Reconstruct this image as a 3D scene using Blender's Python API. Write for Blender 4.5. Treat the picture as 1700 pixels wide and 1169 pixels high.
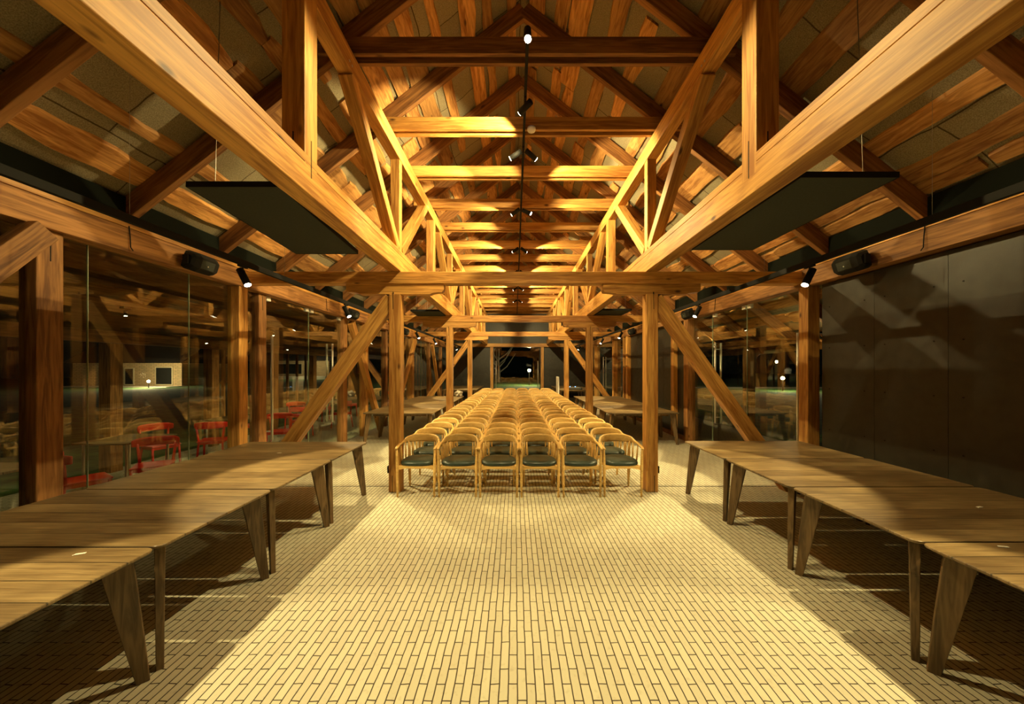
import bpy, bmesh, math, random
from mathutils import Vector, Matrix
random.seed(7)
R = math.radians
for o in list(bpy.data.objects): bpy.data.objects.remove(o)
scn = bpy.context.scene
col = scn.collection

# ---------------------------------------------------------------- camera
CAMX = -0.12
cd = bpy.data.cameras.new('camera'); cam = bpy.data.objects.new('camera', cd); col.objects.link(cam)
cam.location = (CAMX, 0, 1.78); cam.rotation_euler = (R(90), 0, 0)
cd.sensor_width = 36; cd.lens = 36 * 600 / 1700
cd.shift_x = -5 / 1700; cd.shift_y = 26.5 / 1700; cd.clip_end = 400; cd.clip_start = .02
scn.camera = cam
# ---------------------------------------------------------------- world, exposure
w = bpy.data.worlds.new('night'); scn.world = w; w.use_nodes = True
w.node_tree.nodes['Background'].inputs[0].default_value = (.10, .13, .08, 1)
w.node_tree.nodes['Background'].inputs[1].default_value = .008
vs = scn.view_settings
vs.view_transform = 'Standard'; vs.look = 'None'; vs.gamma = 1; vs.use_curve_mapping = False; vs.exposure = 0.0
WARM = (1, .77, .34)
E_SIDE = 265; E_MID = 400; E_FRONT = 440

# ---------------------------------------------------------------- materials
def newmat(name):
    m = bpy.data.materials.new(name); m.use_nodes = True
    nt = m.node_tree; b = nt.nodes['Principled BSDF']
    return m, nt, b
def N(nt, t, **k):
    n = nt.nodes.new(t)
    for a, v in k.items(): setattr(n, a, v)
    return n
def ramp(nt, stops):
    r = N(nt, 'ShaderNodeValToRGB'); e = r.color_ramp.elements
    while len(e) < len(stops): e.new(.5)
    for i, (p, c) in enumerate(stops): e[i].position = p; e[i].color = (*c, 1)
    return r
def wood(name, dark, light, axis=0, rough=.55, knots=True, stretch=14, bump=.25, fine=9, tint=False, pores=None, knot_col=(.10, .035, .008)):
    m, nt, b = newmat(name); L = nt.links.new
    tc = N(nt, 'ShaderNodeTexCoord'); oi = N(nt, 'ShaderNodeObjectInfo')
    add = N(nt, 'ShaderNodeVectorMath', operation='ADD'); mul = N(nt, 'ShaderNodeVectorMath', operation='SCALE')
    comb = N(nt, 'ShaderNodeCombineXYZ')
    for i in range(3): L(oi.outputs['Random'], comb.inputs[i])
    L(comb.outputs[0], mul.inputs[0]); mul.inputs['Scale'].default_value = 37
    L(tc.outputs['Object'], add.inputs[0]); L(mul.outputs[0], add.inputs[1])
    mp = N(nt, 'ShaderNodeMapping'); s = [1, 1, 1]; s[axis] = 1 / stretch; mp.inputs['Scale'].default_value = s
    L(add.outputs[0], mp.inputs['Vector'])
    n1 = N(nt, 'ShaderNodeTexNoise'); n1.inputs['Scale'].default_value = fine * 3; n1.inputs['Detail'].default_value = 5; n1.inputs['Distortion'].default_value = 1.2
    n2 = N(nt, 'ShaderNodeTexNoise'); n2.inputs['Scale'].default_value = fine * .7; n2.inputs['Detail'].default_value = 3; n2.inputs['Distortion'].default_value = .6
    L(mp.outputs[0], n1.inputs['Vector']); L(mp.outputs[0], n2.inputs['Vector'])
    mx = N(nt, 'ShaderNodeMath', operation='MULTIPLY_ADD'); L(n1.outputs['Fac'], mx.inputs[0]); mx.inputs[1].default_value = .55
    m2 = N(nt, 'ShaderNodeMath', operation='MULTIPLY'); L(n2.outputs['Fac'], m2.inputs[0]); m2.inputs[1].default_value = .45
    L(m2.outputs[0], mx.inputs[2])
    r = ramp(nt, [(.39, dark), (.60, light)]); L(mx.outputs[0], r.inputs[0])
    out = r.outputs[0]
    if knots:
        mpk = N(nt, 'ShaderNodeMapping'); sk = [4.6, 4.6, 4.6]; sk[axis] = 2.0; mpk.inputs['Scale'].default_value = sk
        L(add.outputs[0], mpk.inputs['Vector'])
        v = N(nt, 'ShaderNodeTexVoronoi'); v.inputs['Scale'].default_value = 1.0; L(mpk.outputs[0], v.inputs['Vector'])
        rk = ramp(nt, [(.045, (1, 1, 1)), (.12, (0, 0, 0))]); L(v.outputs['Distance'], rk.inputs[0])
        mk = N(nt, 'ShaderNodeMix', data_type='RGBA'); L(rk.outputs[0], mk.inputs[0]); L(out, mk.inputs[6]); mk.inputs[7].default_value = (*knot_col, 1)
        out = mk.outputs[2]
    hsv = N(nt, 'ShaderNodeHueSaturation'); mr = N(nt, 'ShaderNodeMapRange'); mr.inputs[3].default_value = .8; mr.inputs[4].default_value = 1.15
    if tint:
        at = N(nt, 'ShaderNodeAttribute', attribute_name='tint'); L(at.outputs['Fac'], mr.inputs[0])
        mr.inputs[3].default_value = .55; mr.inputs[4].default_value = 1.25
    else: L(oi.outputs['Random'], mr.inputs[0])
    L(mr.outputs[0], hsv.inputs['Value']); L(out, hsv.inputs['Color'])
    L(hsv.outputs[0], b.inputs['Base Color'])
    b.inputs['Roughness'].default_value = rough
    bp = N(nt, 'ShaderNodeBump'); bp.inputs['Strength'].default_value = bump; bp.inputs['Distance'].default_value = .004
    L(n1.outputs['Fac'], bp.inputs['Height']); L(bp.outputs[0], b.inputs['Normal'])
    return m
def plain(name, c, rough=.5, metal=0, emis=None, es=1, noise=0, nscale=8, spec=None):
    m, nt, b = newmat(name)
    b.inputs['Base Color'].default_value = (*c, 1); b.inputs['Roughness'].default_value = rough; b.inputs['Metallic'].default_value = metal
    if spec is not None: b.inputs['Specular IOR Level'].default_value = spec
    if emis: b.inputs['Emission Color'].default_value = (*emis, 1); b.inputs['Emission Strength'].default_value = es
    if noise:
        tc = N(nt, 'ShaderNodeTexCoord'); n = N(nt, 'ShaderNodeTexNoise'); n.inputs['Scale'].default_value = nscale; n.inputs['Detail'].default_value = 5
        nt.links.new(tc.outputs['Object'], n.inputs['Vector'])
        r = ramp(nt, [(.3, tuple(x * (1 - noise) for x in c)), (.7, tuple(min(1, x * (1 + noise)) for x in c))])
        nt.links.new(n.outputs['Fac'], r.inputs[0]); nt.links.new(r.outputs[0], b.inputs['Base Color'])
        bp = N(nt, 'ShaderNodeBump'); bp.inputs['Strength'].default_value = .2; bp.inputs['Distance'].default_value = .003
        nt.links.new(n.outputs['Fac'], bp.inputs['Height']); nt.links.new(bp.outputs[0], b.inputs['Normal'])
    return m
PINE = wood('pine_timber', (.34, .14, .028), (.70, .38, .095))
AGED = wood('aged_timber', (.13, .05, .012), (.40, .19, .055), bump=.5, rough=.7)
RAFT = wood('rafter_timber', (.15, .058, .014), (.38, .175, .05), bump=.4, rough=.7)
BOARD = wood('roof_board_wood', (.30, .12, .028), (.68, .36, .11), axis=1, tint=True, bump=.6, rough=.75, stretch=9)
OAK = wood('chair_oak', (.66, .40, .12), (.86, .59, .21), knots=False, stretch=8, rough=.38, bump=.06, fine=14)
LEGW = wood('stained_leg_oak', (.085, .052, .022), (.24, .155, .07), axis=2, knots=False, stretch=10, rough=.5, bump=.2, fine=12)
LEATHER = plain('green_leather', (.026, .046, .038), .38, noise=.25, nscale=30)
BLACK = plain('black_powder_coat', (.010, .010, .009), .75, spec=.25)
LENS = plain('lit_lens', (1, 1, 1), .4, emis=(1, .86, .6), es=40)
STEEL = plain('brushed_steel', (.7, .68, .6), .4, .6)
WIRE = plain('steel_wire', (.35, .32, .26), .4, 1)
PANELM = plain('acoustic_panel_felt', (.035, .040, .030), .85, noise=.15, nscale=60)
WHITE = plain('white_plastic', (.75, .74, .68), .5)
PAPER = plain('paper', (.8, .78, .7), .8)
RED = plain('red_lacquer', (.75, .014, .008), .35)
MULL = plain('dark_clerestory', (.006, .008, .005), .9, spec=.1)
DARKM = plain('dark_metal', (.02, .02, .018), .4, .5)

def table_wood():
    m, nt, b = newmat('stained_table_oak'); L = nt.links.new
    tc = N(nt, 'ShaderNodeTexCoord'); oi = N(nt, 'ShaderNodeObjectInfo')
    sep = N(nt, 'ShaderNodeSeparateXYZ'); L(tc.outputs['Object'], sep.inputs[0])
    # boards run across (x); per board index along y
    q = N(nt, 'ShaderNodeMath', operation='MULTIPLY'); L(sep.outputs[1], q.inputs[0]); q.inputs[1].default_value = 1 / .165
    fl = N(nt, 'ShaderNodeMath', operation='FLOOR'); L(q.outputs[0], fl.inputs[0])
    fr = N(nt, 'ShaderNodeMath', operation='FRACT'); L(q.outputs[0], fr.inputs[0])
    ad = N(nt, 'ShaderNodeMath', operation='MULTIPLY_ADD'); L(oi.outputs['Random'], ad.inputs[0]); ad.inputs[1].default_value = 50; L(fl.outputs[0], ad.inputs[2])
    wn = N(nt, 'ShaderNodeTexWhiteNoise', noise_dimensions='1D'); L(ad.outputs[0], wn.inputs['W'])
    cb = N(nt, 'ShaderNodeCombineXYZ'); L(ad.outputs[0], cb.inputs[2]); L(sep.outputs[0], cb.inputs[0]); L(sep.outputs[1], cb.inputs[1])
    mp = N(nt, 'ShaderNodeMapping'); mp.inputs['Scale'].default_value = (1, 16, 5); L(cb.outputs[0], mp.inputs['Vector'])
    n = N(nt, 'ShaderNodeTexNoise'); n.inputs['Scale'].default_value = 3.2; n.inputs['Detail'].default_value = 6; n.inputs['Distortion'].default_value = 1; L(mp.outputs[0], n.inputs['Vector'])
    n2 = N(nt, 'ShaderNodeTexNoise'); n2.inputs['Scale'].default_value = 2.2; n2.inputs['Detail'].default_value = 3; L(cb.outputs[0], n2.inputs['Vector'])
    a = N(nt, 'ShaderNodeMath', operation='MULTIPLY_ADD'); L(n.outputs['Fac'], a.inputs[0]); a.inputs[1].default_value = .5
    a2 = N(nt, 'ShaderNodeMath', operation='MULTIPLY_ADD'); L(n2.outputs['Fac'], a2.inputs[0]); a2.inputs[1].default_value = .45
    a3 = N(nt, 'ShaderNodeMath', operation='MULTIPLY'); L(wn.outputs['Value'], a3.inputs[0]); a3.inputs[1].default_value = .14
    L(a3.outputs[0], a2.inputs[2]); L(a2.outputs[0], a.inputs[2])
    r = ramp(nt, [(.36, (.08, .048, .02)), (.56, (.20, .135, .06)), (.74, (.36, .26, .12))]); L(a.outputs[0], r.inputs[0])
    # thin seams between boards
    pg = N(nt, 'ShaderNodeMath', operation='PINGPONG'); L(fr.outputs[0], pg.inputs[0]); pg.inputs[1].default_value = .5
    rs = ramp(nt, [(.012, (.22, .22, .22)), (.03, (1, 1, 1))]); L(pg.outputs[0], rs.inputs[0])
    mx = N(nt, 'ShaderNodeMix', data_type='RGBA', blend_type='MULTIPLY'); mx.inputs[0].default_value = 1; L(r.outputs[0], mx.inputs[6]); L(rs.outputs[0], mx.inputs[7])
    L(mx.outputs[2], b.inputs['Base Color']); b.inputs['Roughness'].default_value = .42
    bp = N(nt, 'ShaderNodeBump'); bp.inputs['Strength'].default_value = .15; bp.inputs['Distance'].default_value = .003
    L(n.outputs['Fac'], bp.inputs['Height']); L(bp.outputs[0], b.inputs['Normal'])
    return m
TABLEW = table_wood()

def paver():
    m, nt, b = newmat('clay_paver_floor'); L = nt.links.new
    tc = N(nt, 'ShaderNodeTexCoord'); sp = N(nt, 'ShaderNodeSeparateXYZ'); L(tc.outputs['Object'], sp.inputs[0])
    nz = N(nt, 'ShaderNodeTexNoise'); nz.inputs['Scale'].default_value = 5; L(tc.outputs['Object'], nz.inputs['Vector'])
    wob = N(nt, 'ShaderNodeMath', operation='MULTIPLY_ADD'); L(nz.outputs['Fac'], wob.inputs[0]); wob.inputs[1].default_value = .012; L(sp.outputs[0], wob.inputs[2])
    wob2 = N(nt, 'ShaderNodeMath', operation='MULTIPLY_ADD'); L(nz.outputs['Fac'], wob2.inputs[0]); wob2.inputs[1].default_value = .03; L(sp.outputs[1], wob2.inputs[2])
    cb = N(nt, 'ShaderNodeCombineXYZ'); L(wob2.outputs[0], cb.inputs[0]); L(wob.outputs[0], cb.inputs[1])
    br = N(nt, 'ShaderNodeTexBrick'); br.offset = .5; br.offset_frequency = 2; br.squash = 1
    br.inputs['Scale'].default_value = 1; br.inputs['Brick Width'].default_value = .205; br.inputs['Row Height'].default_value = .0505
    br.inputs['Mortar Size'].default_value = .004; br.inputs['Mortar Smooth'].default_value = .35; br.inputs['Bias'].default_value = 0
    br.inputs['Color1'].default_value = (.62, .60, .45, 1); br.inputs['Color2'].default_value = (.56, .53, .395, 1); br.inputs['Mortar'].default_value = (.045, .033, .018, 1)
    L(cb.outputs[0], br.inputs['Vector'])
    n2 = N(nt, 'ShaderNodeTexNoise'); n2.inputs['Scale'].default_value = 26; n2.inputs['Detail'].default_value = 6; L(tc.outputs['Object'], n2.inputs['Vector'])
    r2 = ramp(nt, [(.25, (.7, .66, .6)), (.42, (1, 1, 1))]); L(n2.outputs['Fac'], r2.inputs[0])
    mx = N(nt, 'ShaderNodeMix', data_type='RGBA', blend_type='MULTIPLY'); mx.inputs[0].default_value = .55; L(br.outputs['Color'], mx.inputs[6]); L(r2.outputs[0], mx.inputs[7])
    L(mx.outputs[2], b.inputs['Base Color']); b.inputs['Roughness'].default_value = .75
    inv = N(nt, 'ShaderNodeMath', operation='SUBTRACT'); inv.inputs[0].default_value = 1; L(br.outputs['Fac'], inv.inputs[1])
    hh = N(nt, 'ShaderNodeMath', operation='MULTIPLY_ADD'); L(n2.outputs['Fac'], hh.inputs[0]); hh.inputs[1].default_value = .25; L(inv.outputs[0], hh.inputs[2])
    bp = N(nt, 'ShaderNodeBump'); bp.inputs['Strength'].default_value = .6; bp.inputs['Distance'].default_value = .004; L(hh.outputs[0], bp.inputs['Height']); L(bp.outputs[0], b.inputs['Normal'])
    return m
PAVER = paver()

def matfelt():
    m, nt, b = newmat('roof_felt_mat'); L = nt.links.new
    tc = N(nt, 'ShaderNodeTexCoord')
    n = N(nt, 'ShaderNodeTexNoise'); n.inputs['Scale'].default_value = 120; n.inputs['Detail'].default_value = 3; L(tc.outputs['Object'], n.inputs['Vector'])
    n2 = N(nt, 'ShaderNodeTexNoise'); n2.inputs['Scale'].default_value = 1.6; n2.inputs['Detail'].default_value = 2; L(tc.outputs['Object'], n2.inputs['Vector'])
    r = ramp(nt, [(.3, (.18, .15, .085)), (.7, (.36, .31, .19))]); L(n.outputs['Fac'], r.inputs[0])
    v = N(nt, 'ShaderNodeTexBrick'); v.offset = .35; v.inputs['Scale'].default_value = 1; v.inputs['Brick Width'].default_value = 1.25; v.inputs['Row Height'].default_value = .62; v.inputs['Mortar Size'].default_value = .006
    v.inputs['Color1'].default_value = (1, 1, 1, 1); v.inputs['Color2'].default_value = (.85, .85, .85, 1); v.inputs['Mortar'].default_value = (.25, .2, .15, 1)
    sp = N(nt, 'ShaderNodeSeparateXYZ'); L(tc.outputs['Object'], sp.inputs[0])
    w1 = N(nt, 'ShaderNodeMath', operation='MULTIPLY_ADD'); L(n2.outputs['Fac'], w1.inputs[0]); w1.inputs[1].default_value = .15; L(sp.outputs[1], w1.inputs[2])
    w2 = N(nt, 'ShaderNodeMath', operation='MULTIPLY_ADD'); L(n2.outputs['Fac'], w2.inputs[0]); w2.inputs[1].default_value = .1; L(sp.outputs[0], w2.inputs[2])
    cb = N(nt, 'ShaderNodeCombineXYZ'); L(w1.outputs[0], cb.inputs[0]); L(w2.outputs[0], cb.inputs[1]); L(cb.outputs[0], v.inputs['Vector'])
    mx = N(nt, 'ShaderNodeMix', data_type='RGBA', blend_type='MULTIPLY'); mx.inputs[0].default_value = 1; L(r.outputs[0], mx.inputs[6]); L(v.outputs['Color'], mx.inputs[7])
    L(mx.outputs[2], b.inputs['Base Color']); b.inputs['Roughness'].default_value = .95
    a = N(nt, 'ShaderNodeMath', operation='MULTIPLY_ADD'); L(n2.outputs['Fac'], a.inputs[0]); a.inputs[1].default_value = 8; L(n.outputs['Fac'], a.inputs[2])
    bp = N(nt, 'ShaderNodeBump'); bp.inputs['Strength'].default_value = .5; bp.inputs['Distance'].default_value = .006; L(a.outputs[0], bp.inputs['Height']); L(bp.outputs[0], b.inputs['Normal'])
    return m
FELT = matfelt()

def wallpanel():
    m, nt, b = newmat('black_wall_panel'); L = nt.links.new
    tc = N(nt, 'ShaderNodeTexCoord'); n = N(nt, 'ShaderNodeTexNoise'); n.inputs['Scale'].default_value = 9; n.inputs['Detail'].default_value = 6; L(tc.outputs['Object'], n.inputs['Vector'])
    r = ramp(nt, [(.3, (.016, .015, .010)), (.7, (.029, .027, .020))]); L(n.outputs['Fac'], r.inputs[0]); L(r.outputs[0], b.inputs['Base Color'])
    r2 = ramp(nt, [(.3, (.36,) * 3), (.7, (.5,) * 3)]); L(n.outputs['Fac'], r2.inputs[0]); L(r2.outputs[0], b.inputs['Roughness'])
    n3 = N(nt, 'ShaderNodeTexNoise'); n3.inputs['Scale'].default_value = 90; L(tc.outputs['Object'], n3.inputs['Vector'])
    bp = N(nt, 'ShaderNodeBump'); bp.inputs['Strength'].default_value = .12; bp.inputs['Distance'].default_value = .003; L(n3.outputs['Fac'], bp.inputs['Height']); L(bp.outputs[0], b.inputs['Normal'])
    return m
WPAN = wallpanel()

def glassmat():
    m, nt, b = newmat('clear_glass'); nt.nodes.remove(b); L = nt.links.new
    out = nt.nodes['Material Output']
    t = N(nt, 'ShaderNodeBsdfTransparent'); t.inputs[0].default_value = (.90, .94, .90, 1)
    g = N(nt, 'ShaderNodeBsdfGlossy'); g.inputs['Roughness'].default_value = 0; g.inputs[0].default_value = (1, 1, 1, 1)
    f = N(nt, 'ShaderNodeFresnel'); ge = N(nt, 'ShaderNodeNewGeometry'); io = N(nt, 'ShaderNodeMapRange'); L(ge.outputs['Backfacing'], io.inputs[0]); io.inputs[3].default_value = 1.5; io.inputs[4].default_value = 1 / 1.5; L(io.outputs[0], f.inputs[0])  # same reflectance on both faces of the thin pane
    mm = N(nt, 'ShaderNodeMath', operation='MULTIPLY'); L(f.outputs[0], mm.inputs[0]); mm.inputs[1].default_value = 1.4; mm.use_clamp = True
    x = N(nt, 'ShaderNodeMixShader'); L(mm.outputs[0], x.inputs[0]); L(t.outputs[0], x.inputs[1]); L(g.outputs[0], x.inputs[2]); L(x.outputs[0], out.inputs[0])
    return m
GLASS = glassmat()
def brickwall():
    m, nt, b = newmat('old_brick_wall'); L = nt.links.new
    tc = N(nt, 'ShaderNodeTexCoord'); sp = N(nt, 'ShaderNodeSeparateXYZ'); L(tc.outputs['Object'], sp.inputs[0])
    cb = N(nt, 'ShaderNodeCombineXYZ'); L(sp.outputs[0], cb.inputs[0]); L(sp.outputs[2], cb.inputs[1])
    br = N(nt, 'ShaderNodeTexBrick'); br.inputs['Scale'].default_value = 1; br.inputs['Brick Width'].default_value = .5; br.inputs['Row Height'].default_value = .16; br.inputs['Mortar Size'].default_value = .02
    br.inputs['Color1'].default_value = (.42, .28, .14, 1); br.inputs['Color2'].default_value = (.30, .22, .11, 1); br.inputs['Mortar'].default_value = (.16, .12, .07, 1)
    L(cb.outputs[0], br.inputs['Vector']); L(br.outputs[0], b.inputs['Base Color']); b.inputs['Roughness'].default_value = .9
    return m
BRICK = brickwall()
GRASS = plain('grass', (.05, .11, .02), .9, noise=.5, nscale=3)

# ---------------------------------------------------------------- object helpers
ORD = ['first', 'second', 'third', 'fourth', 'fifth', 'sixth', 'seventh', 'eighth', 'ninth', 'tenth', 'eleventh', 'twelfth', 'thirteenth', 'fourteenth', 'fifteenth', 'sixteenth', 'seventeenth', 'eighteenth', 'nineteenth', 'twentieth', 'twenty-first', 'twenty-second', 'twenty-third']
def tag(o, label=None, cat=None, group=None, kind=None):
    if label: o['label'] = label
    if cat: o['category'] = cat
    if group: o['group'] = group
    if kind: o['kind'] = kind
    return o
def thing(name, loc, label, cat, group=None, kind=None):
    o = bpy.data.objects.new(name, None); col.objects.link(o); o.location = loc; o.empty_display_size = .1
    return tag(o, label, cat, group, kind)
def link(name, bm, mat, parent=None, M=None, smooth=False):
    me = bpy.data.meshes.new(name); bmesh.ops.recalc_face_normals(bm, faces=bm.faces[:]); bm.to_mesh(me); bm.free()
    if mat: me.materials.append(mat)
    if smooth:
        for p in me.polygons: p.use_smooth = True
    o = bpy.data.objects.new(name, me); col.objects.link(o)
    M = M or Matrix()
    if parent is not None:
        o.parent = parent
        P = Matrix(); q = parent
        while q is not None:
            P = Matrix.LocRotScale(q.location, q.rotation_euler, q.scale) @ P; q = q.parent
        M = P.inverted() @ M
    o.matrix_local = M
    l, r, s = M.decompose(); o.location = l; o.rotation_mode = 'XYZ'; o.rotation_euler = r.to_euler()
    return o
def box(bm, x0, x1, y0, y1, z0, z1, bev=0):
    r = bmesh.ops.create_cube(bm, size=1, matrix=Matrix.LocRotScale(((x0 + x1) / 2, (y0 + y1) / 2, (z0 + z1) / 2), None, (x1 - x0, y1 - y0, z1 - z0)))
    if bev:
        es = {e for v in r['verts'] for e in v.link_edges}
        bmesh.ops.bevel(bm, geom=list(es), offset=bev, segments=2, affect='EDGES', profile=.5)
    return bm
def frame(d, up=(0, 0, 1)):
    X = Vector(d).normalized(); U = Vector(up)
    if abs(X.dot(U)) > .98: U = Vector((0, 1, 0))
    Y = U.cross(X).normalized(); Z = X.cross(Y)
    return Matrix((X, Y, Z)).transposed()
def beam(name, p0, p1, w, h, mat, parent=None, bev=.006, up=(0, 0, 1)):
    p0 = Vector(p0); p1 = Vector(p1); L = (p1 - p0).length
    bm = bmesh.new(); box(bm, -L / 2, L / 2, -w / 2, w / 2, -h / 2, h / 2, bev)
    return link(name, bm, mat, parent, Matrix.LocRotScale((p0 + p1) / 2, frame(p1 - p0, up), None))
def tube(bm, pts, rs, seg=8, caps=True):
    rings = []; n = len(pts); pts = [Vector(p) for p in pts]
    if not hasattr(rs, '__len__'): rs = [rs] * n
    for i, p in enumerate(pts):
        d = pts[min(i + 1, n - 1)] - pts[max(i - 1, 0)]; F = frame(d)
        rings.append([bm.verts.new(p + F @ Vector((0, math.cos(a) * rs[i], math.sin(a) * rs[i]))) for a in [2 * math.pi * k / seg for k in range(seg)]])
    for a, b in zip(rings, rings[1:]):
        for k in range(seg): bm.faces.new((a[k], a[(k + 1) % seg], b[(k + 1) % seg], b[k]))
    if caps: bm.faces.new(rings[0][::-1]); bm.faces.new(rings[-1])
    return bm
def wire(name, pts, r, mat, parent=None, seg=6, smooth=True):
    return link(name, tube(bmesh.new(), pts, r, seg), mat, parent, smooth=smooth)
def sub(root, name, fn, mat, smooth=False, M=None):
    bm = bmesh.new(); fn(bm); return link(name, bm, mat, root, M, smooth)
def T(o):  # world translation of a root as matrix
    return Matrix.Translation(o.location)
def copy_tree(o, loc, label, rz=0):
    c = o.copy(); col.objects.link(c); c.location = loc; c.rotation_euler = (0, 0, rz); c['label'] = label
    for ch in o.children:
        d = ch.copy(); col.objects.link(d); d.parent = c
        for g in ch.children:
            e = g.copy(); col.objects.link(e); e.parent = d
    return c

# ---------------------------------------------------------------- setting
YA, YB = -3.0, 21.6          # hall from behind the camera to the end wall
def zr(x): return 6.55 - .78 * abs(x)          # underside of the rafters
CS = math.cos(math.atan(.78)); RH = .20
def zc(x): return 6.55 + RH / CS - .78 * abs(x) # top of rafters
bm = box(bmesh.new(), -7.2, 6.4, YA, YB + .6, -.12, 0); tag(link('floor', bm, PAVER), 'pale clay paver floor laid lengthwise', 'floor', kind='structure')
bm = box(bmesh.new(), -90, 90, -20, 130, -.4, -.125); tag(link('ground', bm, GRASS), 'dark lawn outside the hall at night', 'ground', kind='structure')
bm = box(bmesh.new(), -4.05, 4.05, 5.43, 5.445, -.01, .002); tag(link('trim_10', bm, DARKM), 'thin dark joint strip across the floor by the first posts', 'floor joint', kind='structure')
# roof slab (two slopes)
slopes = {}
for s, xe in ((-1, 4.3), (1, 5.9)):
    bm = bmesh.new()
    t0 = .028 / CS; t1 = .12
    a = [(0, zc(0) + t0), (s * xe, zc(xe) + t0), (s * xe, zc(xe) + t1), (0, zc(0) + t1)]
    vs_ = [[bm.verts.new((x, y, z)) for x, z in a] for y in (YA, YB + .3)]
    for k in range(4): bm.faces.new((vs_[0][k], vs_[0][(k + 1) % 4], vs_[1][(k + 1) % 4], vs_[1][k]))
    bm.faces.new(vs_[0]); bm.faces.new(vs_[1][::-1])
    slopes[s] = tag(link('ceiling', bm, FELT), '%s steep roof slope lined with beige felt mats' % ('left' if s < 0 else 'right'), 'ceiling', kind='structure')
# rough waney boards under the felt, one strip of staggered boards per row
def board_strip(s, d0, wd, mat=BOARD, zfun=zc, y0=YA, y1=YB + .2, cs=CS, sl=.78, parent=None):
    bm = bmesh.new(); lay = bm.faces.layers.float.new('tint')
    y = y0 - random.random(); th = .026
    while y < y1:
        L = random.uniform(1.0, 2.6); e = min(y + L, y1)
        if e > y0 + .1:
            ys = max(y, y0); ww = wd * random.uniform(.75, 1.2); off = random.uniform(-.03, .03); n = max(3, int((e - ys) / .16)); tv = random.random()
            ph = [random.uniform(0, 6) for _ in range(4)]; amp = random.choice((.004, .012, .02))
            rows = []
            for i in range(n + 1):
                yy = ys + (e - ys) * i / n
                a = d0 + off - ww / 2 + amp * (math.sin(yy * 5 + ph[0]) + .5 * math.sin(yy * 13 + ph[1]))
                b = d0 + off + ww / 2 + amp * (math.sin(yy * 4.3 + ph[2]) + .5 * math.sin(yy * 11 + ph[3]))
                if i in (0, n): a += .02; b -= .02
                q = []
                for dd, up in ((a, 1), (b, 1), (b - .006, 0), (a + .006, 0)):
                    x = dd * cs; z = zfun(x) + (th / cs if up else 0.0008)
                    q.append(bm.verts.new((s * x, yy, z)))
                rows.append(q)
            fs = [bm.faces.new(rows[0]), bm.faces.new(rows[-1][::-1])]
            for r0, r1 in zip(rows, rows[1:]):
                for k in range(4): fs.append(bm.faces.new((r0[k], r0[(k + 1) % 4], r1[(k + 1) % 4], r1[k])))
            for f in fs: f[lay] = tv
        y = e + random.choice((.004, .01, .06)) + .0
        if random.random() < .12: y += random.uniform(.2, .5)
    o = link('roof_board', bm, mat, parent)
    # store per-face tint for the shader
    return o
for s, smax in ((-1, 5.4), (1, 7.4)):
    d = .12
    while d < smax:
        wd = random.uniform(.13, .28)
        board_strip(s, d + wd / 2, wd, parent=slopes[s])
        d += wd + random.choice((.04, .08, .15, .24, .32))
# left lean-to ceiling outside the glass
bm = bmesh.new()
a = [(-4.2, 3.30), (-7.5, 2.38), (-7.5, 2.46), (-4.2, 3.42)]
vs_ = [[bm.verts.new((x, y, z)) for x, z in a] for y in (YA, YB)]
for k in range(4): bm.faces.new((vs_[0][k], vs_[0][(k + 1) % 4], vs_[1][(k + 1) % 4], vs_[1][k]))
bm.faces.new(vs_[0]); bm.faces.new(vs_[1][::-1])
LEAN = wood('lean_to_boards', (.12, .055, .018), (.25, .13, .05), axis=1, stretch=10)
tag(link('ceiling', bm, LEAN), 'dark boarded ceiling of the veranda outside the glass', 'ceiling', kind='structure')

# wall plates, clerestory strips
for s, nm in ((-1, 'left'), (1, 'right')):
    t = beam('trim_1' if s < 0 else 'trim_2', (s * 4.085, YA, 3.06), (s * 4.085, YB, 3.06), .19, .24, AGED)
    tag(t, 'long rough timber wall plate along the top of the %s wall' % nm, 'wall plate', kind='structure')
    t = beam('trim_3' if s < 0 else 'trim_4', (s * 4.06, YA, 3.235), (s * 4.06, YB, 3.235), .13, .10, PINE)
    tag(t, 'lighter plank lying on the %s wall plate' % nm, 'plank', kind='structure')
    bm = box(bmesh.new(), min(s * 4.15, s * 4.18), max(s * 4.15, s * 4.18), YA, YB, 3.18, zc(4.17) - .0)
    tag(link('trim_5' if s < 0 else 'trim_6', bm, MULL), 'dark strip above the %s wall plate' % nm, 'fascia', kind='structure')

# right wall panels
def panel_wall(name, y0, y1, label):
    bm = bmesh.new(); n = max(1, round((y1 - y0) / .74)); st = (y1 - y0) / n
    for i in range(n): box(bm, 4.11, 4.16, y0 + i * st + .0015, y0 + (i + 1) * st - .0015, .04, 2.925, .001)
    o = tag(link(name, bm, WPAN), label, 'wall', kind='structure')
    sb = bmesh.new()
    for i in range(n + 1):
        for z in (.4, .95, 1.5, 2.05, 2.6):
            for dy in (-.12, .12):
                yy = y0 + i * st + dy
                if y0 < yy < y1: tube(sb, [(4.106, yy, z), (4.112, yy, z)], .008, 6)
    so = link('panel_screws', sb, BLACK, o); so['kind'] = 'stuff'
    return o
panel_wall('wall_right', YA, 4.98, 'black panelled wall beside the near right tables')
panel_wall('wall_right', 8.86, 13.2, 'black panelled wall beside the far right tables')
bm = box(bmesh.new(), 4.03, 4.17, 8.75, 13.3, 0, .09); tag(link('baseboard_right', bm, AGED), 'timber sill under the far black wall panels', 'sill', kind='structure')
bm = box(bmesh.new(), 4.03, 4.17, YA, 5.0, 0, .09); tag(link('baseboard_right', bm, AGED), 'timber sill under the near black wall panels', 'sill', kind='structure')
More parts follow.
